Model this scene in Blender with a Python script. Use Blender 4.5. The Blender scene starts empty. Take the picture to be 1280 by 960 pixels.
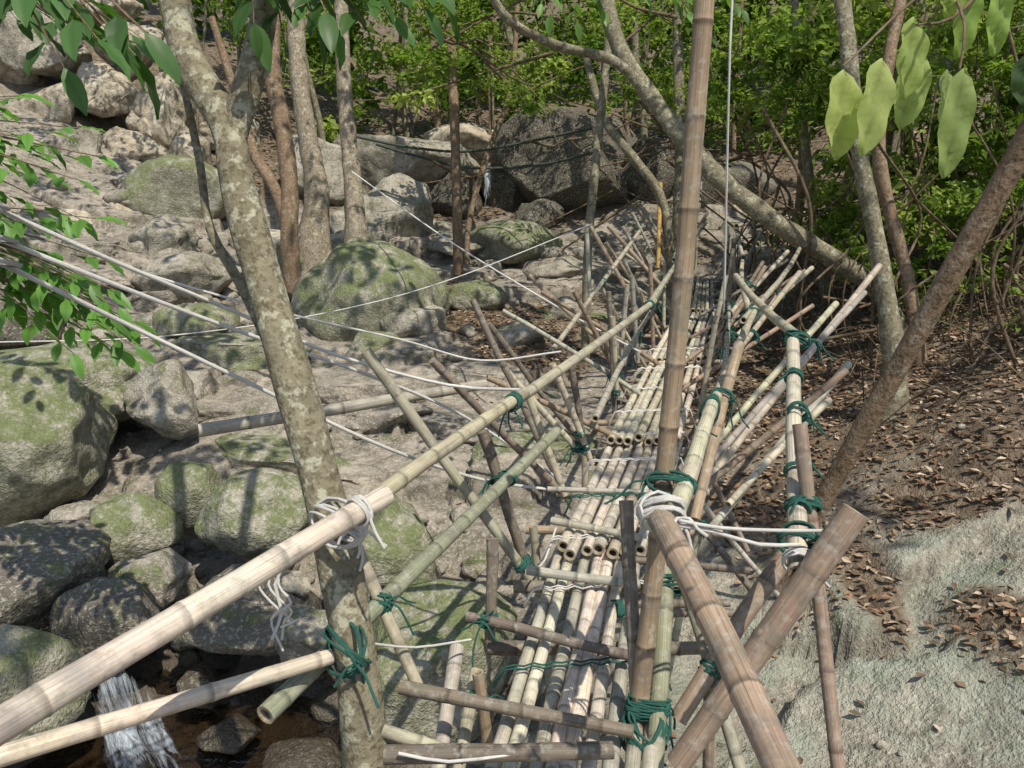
import bpy, bmesh, math, random
import numpy as np
from mathutils import Vector
random.seed(7); rng=np.random.default_rng(11)
sc=bpy.context.scene
# ------------------------------------------------------------ helpers
def link(o,parent=None):
    sc.collection.objects.link(o)
    if parent: o.parent=parent
    return o
def empty(name):
    o=bpy.data.objects.new(name,None); return link(o)
def hash3(ix,iy,iz,seed=0):
    h=(ix*374761393+iy*668265263+iz*2147483647+seed*974634777)&0xffffffff
    h=((h^(h>>13))*1274126177)&0xffffffff
    h=((h^(h>>16))*2246822519)&0xffffffff
    return ((h^(h>>15))&0xffff)/65535.0
def vnoise(p,seed=0):
    p=np.asarray(p,float); f=np.floor(p).astype(np.int64); t=p-f; t=t*t*(3-2*t)
    out=0
    for dx in(0,1):
        for dy in(0,1):
            for dz in(0,1):
                w=(t[:,0] if dx else 1-t[:,0])*(t[:,1] if dy else 1-t[:,1])*(t[:,2] if dz else 1-t[:,2])
                out=out+w*hash3(f[:,0]+dx,f[:,1]+dy,f[:,2]+dz,seed)
    return out*2-1
def fbm(p,oct=4,seed=0):
    a=1;s=0;p=np.asarray(p,float).copy()
    for i in range(oct):
        s=s+a*vnoise(p,seed+i); a*=.5; p=p*2.03+7.1
    return s
def fastmesh(name,V,F,mat,parent=None,smooth=False,col=None,extra=None):
    me=bpy.data.meshes.new(name); V=np.ascontiguousarray(V,dtype=np.float32); F=np.ascontiguousarray(F,dtype=np.int32)
    n=F.shape[1]
    me.vertices.add(len(V)); me.vertices.foreach_set('co',V.ravel())
    me.loops.add(F.size); me.loops.foreach_set('vertex_index',F.ravel())
    me.polygons.add(len(F)); me.polygons.foreach_set('loop_start',np.arange(0,F.size,n,dtype=np.int32))
    me.polygons.foreach_set('use_smooth',np.full(len(F),smooth))
    me.update(calc_edges=True)
    if col is not None:
        a=me.attributes.new('col','FLOAT_COLOR','POINT'); c=np.ones((len(V),4),np.float32); c[:,:3]=col; a.data.foreach_set('color',c.ravel())
    if extra is not None:
        a=me.attributes.new('pc','FLOAT_VECTOR','POINT'); a.data.foreach_set('vector',np.asarray(extra,np.float32).ravel())
    me.materials.append(mat)
    return link(bpy.data.objects.new(name,me),parent)
class Acc:
    def __init__(s): s.V=[];s.F=[];s.C=[];s.P=[]
    def build(s,name,mat,parent=None,smooth=True):
        me=bpy.data.meshes.new(name); me.from_pydata(s.V,[],s.F)
        a=me.attributes.new('col','FLOAT_COLOR','POINT'); c=np.ones((len(s.V),4),np.float32); c[:,:3]=np.array(s.C); a.data.foreach_set('color',c.ravel())
        a=me.attributes.new('pc','FLOAT_VECTOR','POINT'); a.data.foreach_set('vector',np.array(s.P,np.float32).ravel())
        me.polygons.foreach_set('use_smooth',np.full(len(me.polygons),smooth))
        me.materials.append(mat); me.update()
        return link(bpy.data.objects.new(name,me),parent)
def catmull(pts,step):
    pts=[Vector(p) for p in pts]
    if len(pts)==2: 
        n=max(2,int((pts[1]-pts[0]).length/step)); return [pts[0].lerp(pts[1],i/n) for i in range(n+1)]
    out=[]
    for i in range(len(pts)-1):
        p0=pts[i-1] if i>0 else pts[0]*2-pts[1]; p1=pts[i];p2=pts[i+1]; p3=pts[i+2] if i+2<len(pts) else p2*2-p1
        n=max(2,int((p2-p1).length/step))
        for k in range(n):
            t=k/n; out.append(.5*((2*p1)+(p2-p0)*t+(2*p0-5*p1+4*p2-p3)*t*t+(3*p1-p0-3*p2+p3)*t**3))
    out.append(pts[-1]); return out
def sweep(acc,pts,radii,cols,sides=10,lobes=0,cap=True,hollow=False,close=False):
    n=len(pts); base=len(acc.V); idv=random.random()*50
    t0=(pts[1]-pts[0]).normalized(); up=Vector((0,0,1)) if abs(t0.z)<.9 else Vector((1,0,0))
    nx=t0.cross(up).normalized(); s=0; ph=random.random()*6
    for i in range(n):
        if close: t=(pts[(i+1)%n]-pts[i-1]).normalized()
        else: t=(pts[min(i+1,n-1)]-pts[max(i-1,0)]).normalized()
        nx=(nx-t*nx.dot(t)).normalized(); ny=t.cross(nx)
        if i>0: s+=(pts[i]-pts[i-1]).length
        for k in range(sides):
            a=2*math.pi*k/sides; r=radii[i]
            if lobes: r*=1+lobes*(math.sin(3*a+ph+s*1.3)+.6*math.sin(2*a-s*2.1+ph*2))
            v=pts[i]+(nx*math.cos(a)+ny*math.sin(a))*r
            acc.V.append(v[:]); acc.C.append(cols[i]); acc.P.append((math.cos(a)+idv,math.sin(a)+idv*1.7,s))
    for i in range(n if close else n-1):
        j=(i+1)%n
        for k in range(sides):
            k2=(k+1)%sides
            acc.F.append((base+i*sides+k,base+i*sides+k2,base+j*sides+k2,base+j*sides+k))
    if cap and not close:
        for e,i in((-1,0),(1,n-1)):
            t=(pts[1]-pts[0]).normalized() if i==0 else (pts[-1]-pts[-2]).normalized(); t=t*e
            ring0=base+i*sides
            def ring(scale,off,col):
                b=len(acc.V)
                for k in range(sides):
                    v=Vector(acc.V[ring0+k]); v=pts[i]+(v-pts[i])*scale+t*off
                    acc.V.append(v[:]);acc.C.append(col);acc.P.append(acc.P[ring0+k])
                return b
            endc=(.36,.29,.19) if hollow else tuple(min(1,c*1.5) for c in cols[i])
            rs=[ring(1,.0004,endc)]
            if hollow: rs+= [ring(.62,.0006,endc),ring(.58,-.02,(.07,.05,.03)),ring(.05,-.03,(.05,.035,.02))]  # shallow recess, shade inside the cut end painted as dark colour
            else: rs+= [ring(.5,.002,endc),ring(.02,.002,endc)]
            for a,b in zip(rs,rs[1:]):
                for k in range(sides):
                    k2=(k+1)%sides
                    f=(a+k,a+k2,b+k2,b+k); acc.F.append(f if e>0 else f[::-1])
def jc(c,j=.12):
    m=1+random.uniform(-j,j); return tuple(max(.01,x*m*(1+random.uniform(-.04,.04))) for x in c)
COL={0:(.56,.46,.36),1:(.43,.385,.27),2:(.29,.21,.14),3:(.17,.135,.10),4:(.25,.24,.16),5:(.27,.19,.12),6:(.55,.32,.08),7:(.60,.53,.41),8:(.38,.345,.275)}
def bamboo(acc,a,b,dia,c,bow=.012,sides=12,taper=.88):
    a=Vector(a);b=Vector(b);L=(b-a).length; dirn=(b-a)/L
    side=dirn.cross(Vector((random.uniform(-1,1),random.uniform(-1,1),random.uniform(.2,1)))).normalized()
    base=jc(COL[c],.2); r=dia/2; S=[0.0]; R=[1.0]; C=[base]
    stick=c==3
    sp=(.16 if dia<.05 else .27)*random.uniform(.85,1.15); pos=random.uniform(.05,sp)
    dark=tuple(x*.55 for x in base); pale=tuple(min(1,x*1.15) for x in base)
    while pos<L-.03:
        pv=S[-1]
        if pos-pv>.09: S.append((pv+pos)/2);R.append(.985);C.append(jc(base,.08))
        for o,rr,cc in((-.022,1.0,base),(-.006,1.04,dark),(0,1.09,dark),(.005,1.05,pale),(.02,1.0,pale)):
            rr=1+(rr-1)*(.5 if stick else random.uniform(.6,1.1))
            S.append(pos+o);R.append(rr);C.append(cc)
        pos+=sp*random.uniform(.75,1.2)
    S.append(L);R.append(1);C.append(base)
    bw=bow*L*random.uniform(-1,1); ph=random.uniform(0,6)
    o=sorted(range(len(S)),key=lambda i:S[i]); pts=[];rad=[];cc=[];last=-1
    for i in o:
        if S[i]-last<.002: continue
        last=S[i];u=S[i]/L
        w=side*(bw*math.sin(math.pi*u)+ (.006 if stick else .002)*math.sin(u*L*7+ph)*math.sin(math.pi*u))
        pts.append(a+dirn*S[i]+w); rad.append(r*R[i]*(1-(1-taper)*u)*(random.uniform(.93,1.06) if stick else 1)); cc.append(C[i])
    sweep(acc,pts,rad,cc,sides,lobes=.04 if stick else .008,hollow=not stick)
# ------------------------------------------------------------ materials
def newmat(name):
    m=bpy.data.materials.new(name); m.use_nodes=True; nt=m.node_tree; return m,nt,nt.nodes['Principled BSDF'],nt.nodes,nt.links
def N(nt,t,**k):
    n=nt.nodes.new(t)
    for a,b in k.items(): setattr(n,a,b)
    return n
def noise(nt,vec,scale,detail=4,rough=.6,dist=0):
    n=N(nt,'ShaderNodeTexNoise'); n.inputs['Scale'].default_value=scale;n.inputs['Detail'].default_value=detail;n.inputs['Roughness'].default_value=rough;n.inputs['Distortion'].default_value=dist
    nt.links.new(vec,n.inputs['Vector']); return n.outputs['Fac']
def ramp(nt,fac,stops):
    n=N(nt,'ShaderNodeValToRGB'); e=n.color_ramp.elements
    while len(e)<len(stops): e.new(.5)
    for i,(p,c) in enumerate(stops): e[i].position=p; e[i].color=(c,c,c,1) if isinstance(c,(int,float)) else (*c,1)
    nt.links.new(fac,n.inputs['Fac']); return n.outputs['Color']
def mix(nt,fac,a,b,mode='MIX'):
    n=N(nt,'ShaderNodeMix',data_type='RGBA',blend_type=mode)
    for s,v in((0,fac),(6,a),(7,b)):
        if isinstance(v,bpy.types.NodeSocket): nt.links.new(v,n.inputs[s])
        elif isinstance(v,(int,float)): n.inputs[s].default_value=v
        else: n.inputs[s].default_value=(*v,1)
    return n.outputs[2]
def mth(nt,op,a,b=0.0,clamp=False):
    n=N(nt,'ShaderNodeMath',operation=op,use_clamp=clamp)
    for s,v in((0,a),(1,b)):
        if isinstance(v,bpy.types.NodeSocket): nt.links.new(v,n.inputs[s])
        else: n.inputs[s].default_value=v
    return n.outputs[0]
def bump(nt,h,strength,dist,prev=None):
    n=N(nt,'ShaderNodeBump'); n.inputs['Strength'].default_value=strength;n.inputs['Distance'].default_value=dist
    nt.links.new(h,n.inputs['Height'])
    if prev: nt.links.new(prev,n.inputs['Normal'])
    return n.outputs['Normal']
def attr(nt,name,out='Color'):
    n=N(nt,'ShaderNodeAttribute',attribute_name=name); return n.outputs[out]
def geo(nt,o): return N(nt,'ShaderNodeNewGeometry').outputs[o]

def mat_bamboo():
    m,nt,b,_,l=newmat('bamboo'); col=attr(nt,'col'); pc=attr(nt,'pc','Vector'); pos=geo(nt,'Position')
    mp=N(nt,'ShaderNodeMapping'); mp.inputs['Scale'].default_value=(3.2,3.2,1.3); l.new(pc,mp.inputs['Vector'])
    st=noise(nt,mp.outputs[0],2.2,3,.7); c=mix(nt,1.0,col,ramp(nt,st,[(.25,.4),(.5,.95),(.8,1.35)]),'MULTIPLY')
    bl=noise(nt,pos,9,4,.72); c=mix(nt,ramp(nt,bl,[(.48,0.),(.66,.65)]),c,(.15,.135,.105))
    bl2=noise(nt,pos,31,2,.7); c=mix(nt,ramp(nt,bl2,[(.52,0.),(.76,.5)]),c,(.46,.44,.38))
    l.new(c,b.inputs['Base Color']); l.new(ramp(nt,bl,[(.3,.45),(.7,.8)]),b.inputs['Roughness'])
    b.inputs['Specular IOR Level'].default_value=.35
    l.new(bump(nt,st,.35,.004),b.inputs['Normal']); return m
def mat_rope(name,c,c2):
    m,nt,b,_,l=newmat(name); pc=attr(nt,'pc','Vector')
    w=N(nt,'ShaderNodeTexWave'); w.bands_direction='DIAGONAL'; w.inputs['Scale'].default_value=60; l.new(pc,w.inputs['Vector'])
    n=noise(nt,geo(nt,'Position'),30,2)
    l.new(mix(nt,n,c,c2),b.inputs['Base Color']); b.inputs['Roughness'].default_value=.8
    l.new(bump(nt,w.outputs['Fac'],.6,.002),b.inputs['Normal']); return m
def mat_bark(name,c1,c2,c3):
    m,nt,b,_,l=newmat(name); pos=geo(nt,'Position'); pc=attr(nt,'pc','Vector')
    a=noise(nt,pos,7,3,.7,.4); c=mix(nt,ramp(nt,a,[(.35,0.),(.6,1.)]),c1,c2)
    q=noise(nt,pos,13,3,.65); c=mix(nt,ramp(nt,q,[(.54,0.),(.60,.8)]),c,c3)
    q2=noise(nt,pos,38,2,.7); c=mix(nt,ramp(nt,q2,[(.48,0.),(.66,.75)]),c,(.07,.055,.03))
    mp=N(nt,'ShaderNodeMapping'); mp.inputs['Scale'].default_value=(1.5,1.5,12); l.new(pc,mp.inputs['Vector'])
    rg=noise(nt,mp.outputs[0],2,2,.7)
    l.new(c,b.inputs['Base Color']); b.inputs['Roughness'].default_value=.85; b.inputs['Specular IOR Level'].default_value=.2
    l.new(bump(nt,mth(nt,'ADD',rg,q2),.6,.01),b.inputs['Normal']); return m
def mat_leaf(name,trans=.4,rough=.45,kind=0):
    m,nt,b,_,l=newmat(name); col=attr(nt,'col'); out=nt.nodes['Material Output']
    if kind==1:
        n=noise(nt,geo(nt,'Position'),60,4,.7); col=mix(nt,ramp(nt,n,[(.5,0.),(.75,.7)]),col,(.16,.17,.04))
    if kind>=2: b=N(nt,'ShaderNodeBsdfDiffuse'); l.new(col,b.inputs['Color'])
    if kind==3: l.new(b.outputs[0],out.inputs['Surface']); return m
    if kind<2: l.new(col,b.inputs['Base Color']); b.inputs['Roughness'].default_value=rough; b.inputs['Specular IOR Level'].default_value=.4
    t=N(nt,'ShaderNodeBsdfTranslucent')
    l.new(mix(nt,1.,col,(1.5,1.7,.6),'MULTIPLY'),t.inputs['Color'])
    ms=N(nt,'ShaderNodeMixShader'); ms.inputs[0].default_value=trans; l.new(b.outputs[0],ms.inputs[1]); l.new(t.outputs[0],ms.inputs[2]); l.new(ms.outputs[0],out.inputs['Surface']); return m
MOSS=(.088,.108,.036)
def rock_nodes(nt,l,base_a,base_b,moss_amt,mosscol=MOSS):
    pos=geo(nt,'Position')
    n1=noise(nt,pos,1.6,3,.65,.3); n2=noise(nt,pos,6,5,.76); n3=noise(nt,pos,34,2,.7)
    c=mix(nt,ramp(nt,n1,[(.38,0.),(.6,1.)]),base_a,base_b)
    c=mix(nt,ramp(nt,n2,[(.44,0.),(.62,.8)]),c,(.11,.095,.07))
    c=mix(nt,ramp(nt,n3,[(.52,0.),(.70,.6)]),c,(.58,.55,.46))
    sx=N(nt,'ShaderNodeSeparateXYZ'); l.new(geo(nt,'Normal'),sx.inputs[0])
    up=ramp(nt,sx.outputs['Z'],[(.0,.3),(.6,1.)])
    mn=mth(nt,'ADD',mth(nt,'MULTIPLY',n1,.3),mth(nt,'MULTIPLY',n2,.7))
    mm=mth(nt,'MULTIPLY',ramp(nt,mn,[(.60-moss_amt*.18,0.),(.69-moss_amt*.18,1.)]),up)
    mc=mix(nt,n3,mosscol,tuple(x*2.1 for x in mosscol))
    c=mix(nt,mth(nt,'MULTIPLY',mm,.8),c,mc)
    h=mth(nt,'ADD',mth(nt,'MULTIPLY',n2,.8),mth(nt,'MULTIPLY',n3,.3))
    return c,h
def mat_rock(name,a,b2,moss,rough=.85,mosscol=MOSS):
    m,nt,b,_,l=newmat(name); c,h=rock_nodes(nt,l,a,b2,moss,mosscol)
    sx=N(nt,'ShaderNodeSeparateXYZ'); l.new(geo(nt,'Position'),sx.inputs[0])
    wet=N(nt,'ShaderNodeMapRange'); wet.inputs['From Min'].default_value=-1.4;wet.inputs['From Max'].default_value=-1.8; l.new(sx.outputs['Z'],wet.inputs['Value'])
    c=mix(nt,mth(nt,'MULTIPLY',wet.outputs[0],.8),c,(.045,.035,.022))
    rr=N(nt,'ShaderNodeMapRange'); rr.inputs['To Min'].default_value=rough; rr.inputs['To Max'].default_value=.3; l.new(wet.outputs[0],rr.inputs['Value']); l.new(rr.outputs[0],b.inputs['Roughness'])
    l.new(c,b.inputs['Base Color']); b.inputs['Specular IOR Level'].default_value=.35
    l.new(bump(nt,h,.85,.08),b.inputs['Normal']); return m
M_bam=mat_bamboo(); M_white=mat_rope('white_rope',(.80,.78,.72),(.60,.57,.50)); M_green=mat_rope('green_rope',(.012,.08,.06),(.03,.14,.10)); M_hose=mat_rope('hose',(.03,.05,.035),(.06,.07,.05))
M_bark=mat_bark('mottled_bark',(.16,.14,.09),(.23,.205,.135),(.38,.37,.27))
M_bark2=mat_bark('brown_bark',(.18,.12,.075),(.25,.175,.11),(.31,.25,.18))
M_bark3=mat_bark('pale_bark',(.23,.19,.13),(.31,.26,.19),(.42,.39,.30))
M_vine=mat_bark('vine_bark',(.11,.075,.045),(.18,.13,.08),(.24,.19,.13))
M_leaf=mat_leaf('leaf',kind=0); M_leafd=mat_leaf('foliage_leaf',kind=2); M_big=mat_leaf('pale_leaf',.45,.35,1); M_litter=mat_leaf('dry_leaf',kind=3)
M_rock=mat_rock('rock',(.40,.365,.29),(.27,.24,.185),.4); M_moss=mat_rock('mossy_rock',(.33,.31,.235),(.24,.22,.17),.95); M_cliff=mat_rock('cliff_rock',(.60,.53,.40),(.38,.31,.21),.1); M_wet=mat_rock('dark_rock',(.11,.095,.07),(.17,.15,.115),.35)
M_slab=mat_rock('slab_rock',(.40,.345,.27),(.25,.22,.175),.2); M_cave=mat_rock('rock_painted_shade',(.05,.043,.03),(.085,.07,.05),.3)  # M_cave: shade of the cave put into a darker rock colour
# ------------------------------------------------------------ terrain
CP=np.array([(-3.2,4.63,-1.8),(-4.1,6.36,-1.5),(-4.9,7.7,-1.3),(-6.1,10.1,-.6),(-6.6,11.2,.2),(-8.3,14.5,1.6),(-10,18,3.2),(-11.2,20.6,4.6),(-1.9,4.77,-1.95),(-2.2,5.9,-1.6),(-2.7,7.4,-1.15),(-3.2,9,-.8),(-3.6,10.5,-.45),(-4.6,13.5,0),(-5.3,15.8,.78),(-6.1,18.7,2),(-.2,4.5,-1.7),(-.3,7.5,-1.2),(-.4,9.7,-.8),(-.5,11.9,-.4),(-.6,15.4,.2),(-.7,18.1,.8),(-.8,21.8,2.04),(1.5,4.1,-1.4),(2.05,6.1,-1.0),(2.8,8.6,-.7),(3.76,10.3,-.35),(3,13.5,-.45),(2.44,3.7,-1.1),(3,4.9,-.75),(4,6.3,.1),(4.5,8.7,.1),(6.6,10.7,.9),(10,14,2.2),(8,18,2.5),(3,20,2.0),(0,1,-1.9),(-3,1,-1.9),(-8,3,-1.2),(-10,8,.8),(3,0,-.8),(7,3,1.0),(0,-10,-1),(-20,-10,1),(20,-10,2),(0,35,6),(-25,30,11),(25,35,8),(0,80,20),(-80,80,30),(80,80,25),(-80,-40,8),(80,-40,8),(0,-80,4)])
_A=np.linalg.norm(CP[:,None,:2]-CP[None,:,:2],axis=2); 
_n=len(CP); _M=np.zeros((_n+1,_n+1)); _M[:_n,:_n]=_A; _M[_n,:_n]=1;_M[:_n,_n]=1; _W=np.linalg.solve(_M,np.append(CP[:,2],0))
cells=np.column_stack([rng.uniform(-9,6,300),rng.uniform(3,18,300)]); celloff=rng.uniform(-.12,.12,300); celltx=rng.uniform(-.15,.15,(300,2))
def litter_mask(x,y):
    p=np.column_stack([x*.9,y*.9,x*0+3]); n=fbm(p,4,50)*.9
    m=np.zeros_like(x)
    def g(cx,cy,rx,ry,a=1.): 
        nonlocal m
        m=np.maximum(m,a*1.6*np.exp(-(((x-cx)/rx)**2+((y-cy)/ry)**2)))
    g(4.6,7.8,2.0,2.6); g(3.2,8.5,1.5,2.2,.9); g(.2,11.2,1.3,1.9,.9); g(3.5,5.6,.7,.6,.8); g(6,10,4,5); g(2.9,4.3,.28,.5,.6); g(2.45,5.0,.16,.6,.7); g(2.2,6.4,.8,.6,.6);g(-1.,13.6,1.2,1.3,.7)
    m=np.maximum(m,np.clip((y-16.5)/1.5,0,1)*1.2*(x>-7)); m=np.maximum(m,np.clip((x-4.2)/1,0,1)*1.3); m=np.maximum(m,np.clip((y-24)/2,0,1)*1.5)
    return np.clip((m+n*.45-.45)*2.2,0,1)
def cellid(x,y,p):
    q=np.column_stack([x+fbm(p*1.3,3,9)*.3,y+fbm(p*1.3,3,19)*.3]); best=np.full(len(x),1e9);sec=best.copy(); idx=np.zeros(len(x),int); q2=q*np.array([.7,1.25])
    for i in range(len(cells)):
        d=(q2[:,0]-cells[i,0]*.7)**2+(q2[:,1]-cells[i,1]*1.25)**2; k=d<best; sec=np.where(k,best,np.minimum(sec,d)); best[k]=d[k]; idx[k]=i
    return q,idx,np.sqrt(sec)-np.sqrt(best)
EDGE=None
def H(x,y,detail=True):
    global EDGE
    x=np.asarray(x,float);y=np.asarray(y,float); z=np.full_like(x,_W[_n])
    for i in range(_n): z=z+_W[i]*np.hypot(x-CP[i,0],y-CP[i,1])
    z=z-.38*np.exp(-(((x+1.9)/1.1)**2+((y-4.0)/1.0)**2)); z=z-.2*np.exp(-(((x+3.9)/.5)**2+((y-5.8)/.45)**2))
    p=np.column_stack([x,y,0*x]); z=z+fbm(p*.6,3,3)*.10
    if detail:
        q,idx,EDGE=cellid(x,y,p)
        off=celloff[idx]+celltx[idx,0]*(q[:,0]-cells[idx,0])+celltx[idx,1]*(q[:,1]-cells[idx,1])
        off=off-.06*np.clip(1-EDGE/.05,0,1)*(np.abs(fbm(p*.8,2,61))>.1)
        inside=((x>-9)&(x<6)&(y>3)&(y<18)); z=z+np.where(inside,off,0)*(1-.8*litter_mask(x,y))*np.where(x>1,.7,1)
        z=z+fbm(p*3.5,4,30)*np.where(x>1,.018,.016)
    return z
def axis(lo,hi,clo,chi,step):
    c=np.arange(clo,chi,step); a=[];v=clo;s=step
    while v>lo: s*=1.18; v-=s; a.append(v)
    b=[];v=c[-1];s=step
    while v<hi: s*=1.18; v+=s; b.append(v)
    return np.array(a[::-1]+list(c)+b)
gx=axis(-85,85,-8,6,.04); gy=axis(-85,85,2.6,16,.04)
XX,YY=np.meshgrid(gx,gy); xf=XX.ravel();yf=YY.ravel(); zf=H(xf,yf); edge=np.clip(1-EDGE/.05,0,1)*((xf>-9)&(xf<6)&(yf>3)&(yf<18))*np.where(xf>1,.8,1)
nx_,ny_=len(gx),len(gy); ii=np.arange(nx_*ny_).reshape(ny_,nx_)
F=np.stack([ii[:-1,:-1].ravel(),ii[:-1,1:].ravel(),ii[1:,1:].ravel(),ii[1:,:-1].ravel()],1)
lm=litter_mask(xf,yf); fm=np.clip((yf-17)/4,0,1)
green=np.clip(np.exp(-(((xf-2.2)/1.6)**2+((yf-4.2)/1.8)**2))*1.5,0,1)
def mat_ground():
    m,nt,b,_,l=newmat('ground'); c,h=rock_nodes(nt,l,(.40,.345,.27),(.26,.23,.18),.2)
    msk=N(nt,'ShaderNodeSeparateColor'); l.new(attr(nt,'col'),msk.inputs[0]); pos=geo(nt,'Position')
    g=noise(nt,pos,2.5,4,.7)
    c=mix(nt,mth(nt,'MULTIPLY',msk.outputs[1],ramp(nt,g,[(.38,.05),(.62,.6)])),c,(.34,.385,.30))
    c=mix(nt,mth(nt,'MULTIPLY',msk.outputs[2],.7),c,(.06,.05,.035))
    v=N(nt,'ShaderNodeTexVoronoi'); v.inputs['Scale'].default_value=17; l.new(pos,v.inputs['Vector'])
    sc2=N(nt,'ShaderNodeSeparateColor'); l.new(v.outputs['Color'],sc2.inputs[0])
    lit=ramp(nt,sc2.outputs[0],[(.0,(.075,.055,.04)),(.35,(.16,.115,.075)),(.7,(.25,.19,.125)),(1,(.36,.29,.21))])
    lit=mix(nt,g,lit,(.11,.085,.055))
    c=mix(nt,msk.outputs[0],c,lit)
    sx=N(nt,'ShaderNodeSeparateXYZ'); l.new(pos,sx.inputs[0])
    wet=N(nt,'ShaderNodeMapRange'); wet.inputs['From Min'].default_value=-1.5;wet.inputs['From Max'].default_value=-1.85; l.new(sx.outputs['Z'],wet.inputs['Value'])
    c=mix(nt,mth(nt,'MULTIPLY',wet.outputs[0],.85),c,(.07,.055,.038))
    l.new(c,b.inputs['Base Color']); b.inputs['Roughness'].default_value=.85; b.inputs['Specular IOR Level'].default_value=.25
    l.new(bump(nt,h,.9,.09),b.inputs['Normal']); return m
ground=fastmesh('ground',np.column_stack([xf,yf,zf]),F,mat_ground(),smooth=True,col=np.column_stack([np.maximum(lm,fm),green,edge]))
def Hs(x,y): return float(H(np.array([x]),np.array([y]))[0])
# ------------------------------------------------------------ boulders
def ico(n):
    bm=bmesh.new(); bmesh.ops.create_icosphere(bm,subdivisions=n,radius=1); bm.verts.ensure_lookup_table()
    V=np.array([v.co[:] for v in bm.verts]);F=np.array([[v.index for v in f.verts] for f in bm.faces]); bm.free(); return V,F
ICO={2:ico(2),4:ico(4),5:ico(5)}
def rockshape(V,seed,r,cuts=9,ang=.8,top=None):
    rg=np.random.default_rng(seed); v=V.copy()
    if top: 
        k=v[:,2]>top; v[k,2]=top+(v[k,2]-top)*.08
    for i in range(cuts):
        n=rg.normal(size=3); n[2]*=.35 if top else 1; n/=np.linalg.norm(n); c=rg.uniform(ang-.2,ang+.12)
        d=v@n; k=d>c; v[k]-=np.outer((d[k]-c)*.94,n)
    v=v*(1+(.08 if top else .17)*fbm(V*1.1+seed*3.7,3,seed))[:,None]; v=v+V*(.03*fbm(V*5+seed,4,seed+5))[:,None]
    return v*np.array(r)
def boulder(x,y,z,rx,rz,mat,seed,name='boulder',ry=None,cuts=9,ang=.85,lv=4,top=None,yaw=0,tilt=0):
    V,F=ICO[lv]; v=rockshape(V,seed,(rx,ry or rx*.9,rz),cuts,ang,top)
    c,s=math.cos(yaw),math.sin(yaw); v=np.column_stack([v[:,0]*c-v[:,1]*s,v[:,0]*s+v[:,1]*c,v[:,2]+tilt*v[:,0]])
    return fastmesh(name,v+np.array([x,y,z]),F,mat,smooth=True)
R,Mo,W,Cl,Cv=M_rock,M_moss,M_wet,M_cliff,M_cave
for i,b in enumerate([(-4.75,7.4,-.72,.88,.72,Mo,5),(-5.1,8.7,-.5,1.05,.5,Mo,5),(-3.7,8.2,-.58,.48,.42,R,4),(-3.17,6.07,-1.08,.4,.35,Mo,4),(-2.75,6.45,-.95,.29,.36,Mo,4),(-2.1,6.2,-.98,.52,.4,Mo,5),(-.93,5.65,-1.08,.45,.4,Mo,4),(-.5,4.6,-1.32,.58,.56,Mo,5),
    (-2.7,5.5,-1.2,.34,.26,R,4),(-2.8,5.05,-1.3,.44,.38,W,4),(-3.5,5.35,-1.12,.6,.38,W,5),(-3.15,4.3,-1.33,.5,.42,Mo,4),(-1.94,5.15,-1.32,.55,.3,W,4),(-1.38,4.85,-1.28,.26,.27,R,4),(-1.6,5.3,-1.15,.15,.13,Cl,4),(-1.2,5.5,-1.3,.33,.28,R,4),(-3.9,6.6,-1.2,.26,.2,R,4),(-3.5,6.7,-1.22,.24,.18,Mo,4),
    (-2.13,12.1,-.12,1.1,.9,Mo,5),(-3.5,13.2,.08,.6,.44,Mo,4),(-1.45,11.4,-.4,.6,.44,R,4),(-1.9,11.0,-.6,.5,.25,Mo,4),(-6.4,15.4,1.27,1,.75,Mo,4),(-5.9,13.7,.58,.75,.55,R,4),(-5.1,12.5,.1,.9,.42,R,4),
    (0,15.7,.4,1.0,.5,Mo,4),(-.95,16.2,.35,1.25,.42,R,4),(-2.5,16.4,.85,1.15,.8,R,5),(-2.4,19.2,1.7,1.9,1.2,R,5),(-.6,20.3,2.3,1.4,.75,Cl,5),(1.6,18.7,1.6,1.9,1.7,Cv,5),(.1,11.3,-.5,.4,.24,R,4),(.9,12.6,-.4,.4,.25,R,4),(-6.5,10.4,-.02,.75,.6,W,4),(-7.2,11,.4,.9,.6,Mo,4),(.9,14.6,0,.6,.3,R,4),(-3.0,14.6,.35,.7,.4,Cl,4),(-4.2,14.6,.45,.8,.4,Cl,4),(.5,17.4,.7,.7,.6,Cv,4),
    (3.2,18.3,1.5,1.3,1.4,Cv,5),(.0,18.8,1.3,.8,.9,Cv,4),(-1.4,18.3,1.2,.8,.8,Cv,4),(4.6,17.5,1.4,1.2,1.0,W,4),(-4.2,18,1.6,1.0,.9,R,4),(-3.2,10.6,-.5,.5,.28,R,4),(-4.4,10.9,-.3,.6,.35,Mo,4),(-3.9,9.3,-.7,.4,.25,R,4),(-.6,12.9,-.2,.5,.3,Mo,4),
    (-1.3,4.35,-1.85,.3,.14,W,4),(-1.9,4.6,-1.88,.22,.12,W,4),(-1.0,3.9,-1.85,.35,.16,W,4),(-2.2,4.9,-1.75,.22,.16,W,4),(-3.6,4.7,-1.5,.3,.25,W,4)]):
    x,y,z,rx,rz,mt,lv=b; boulder(x,y,z,rx,rz,mt,100+i,lv=lv,cuts=10 if mt is Mo else 15,ang=.86 if mt is Mo else .76)
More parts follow.
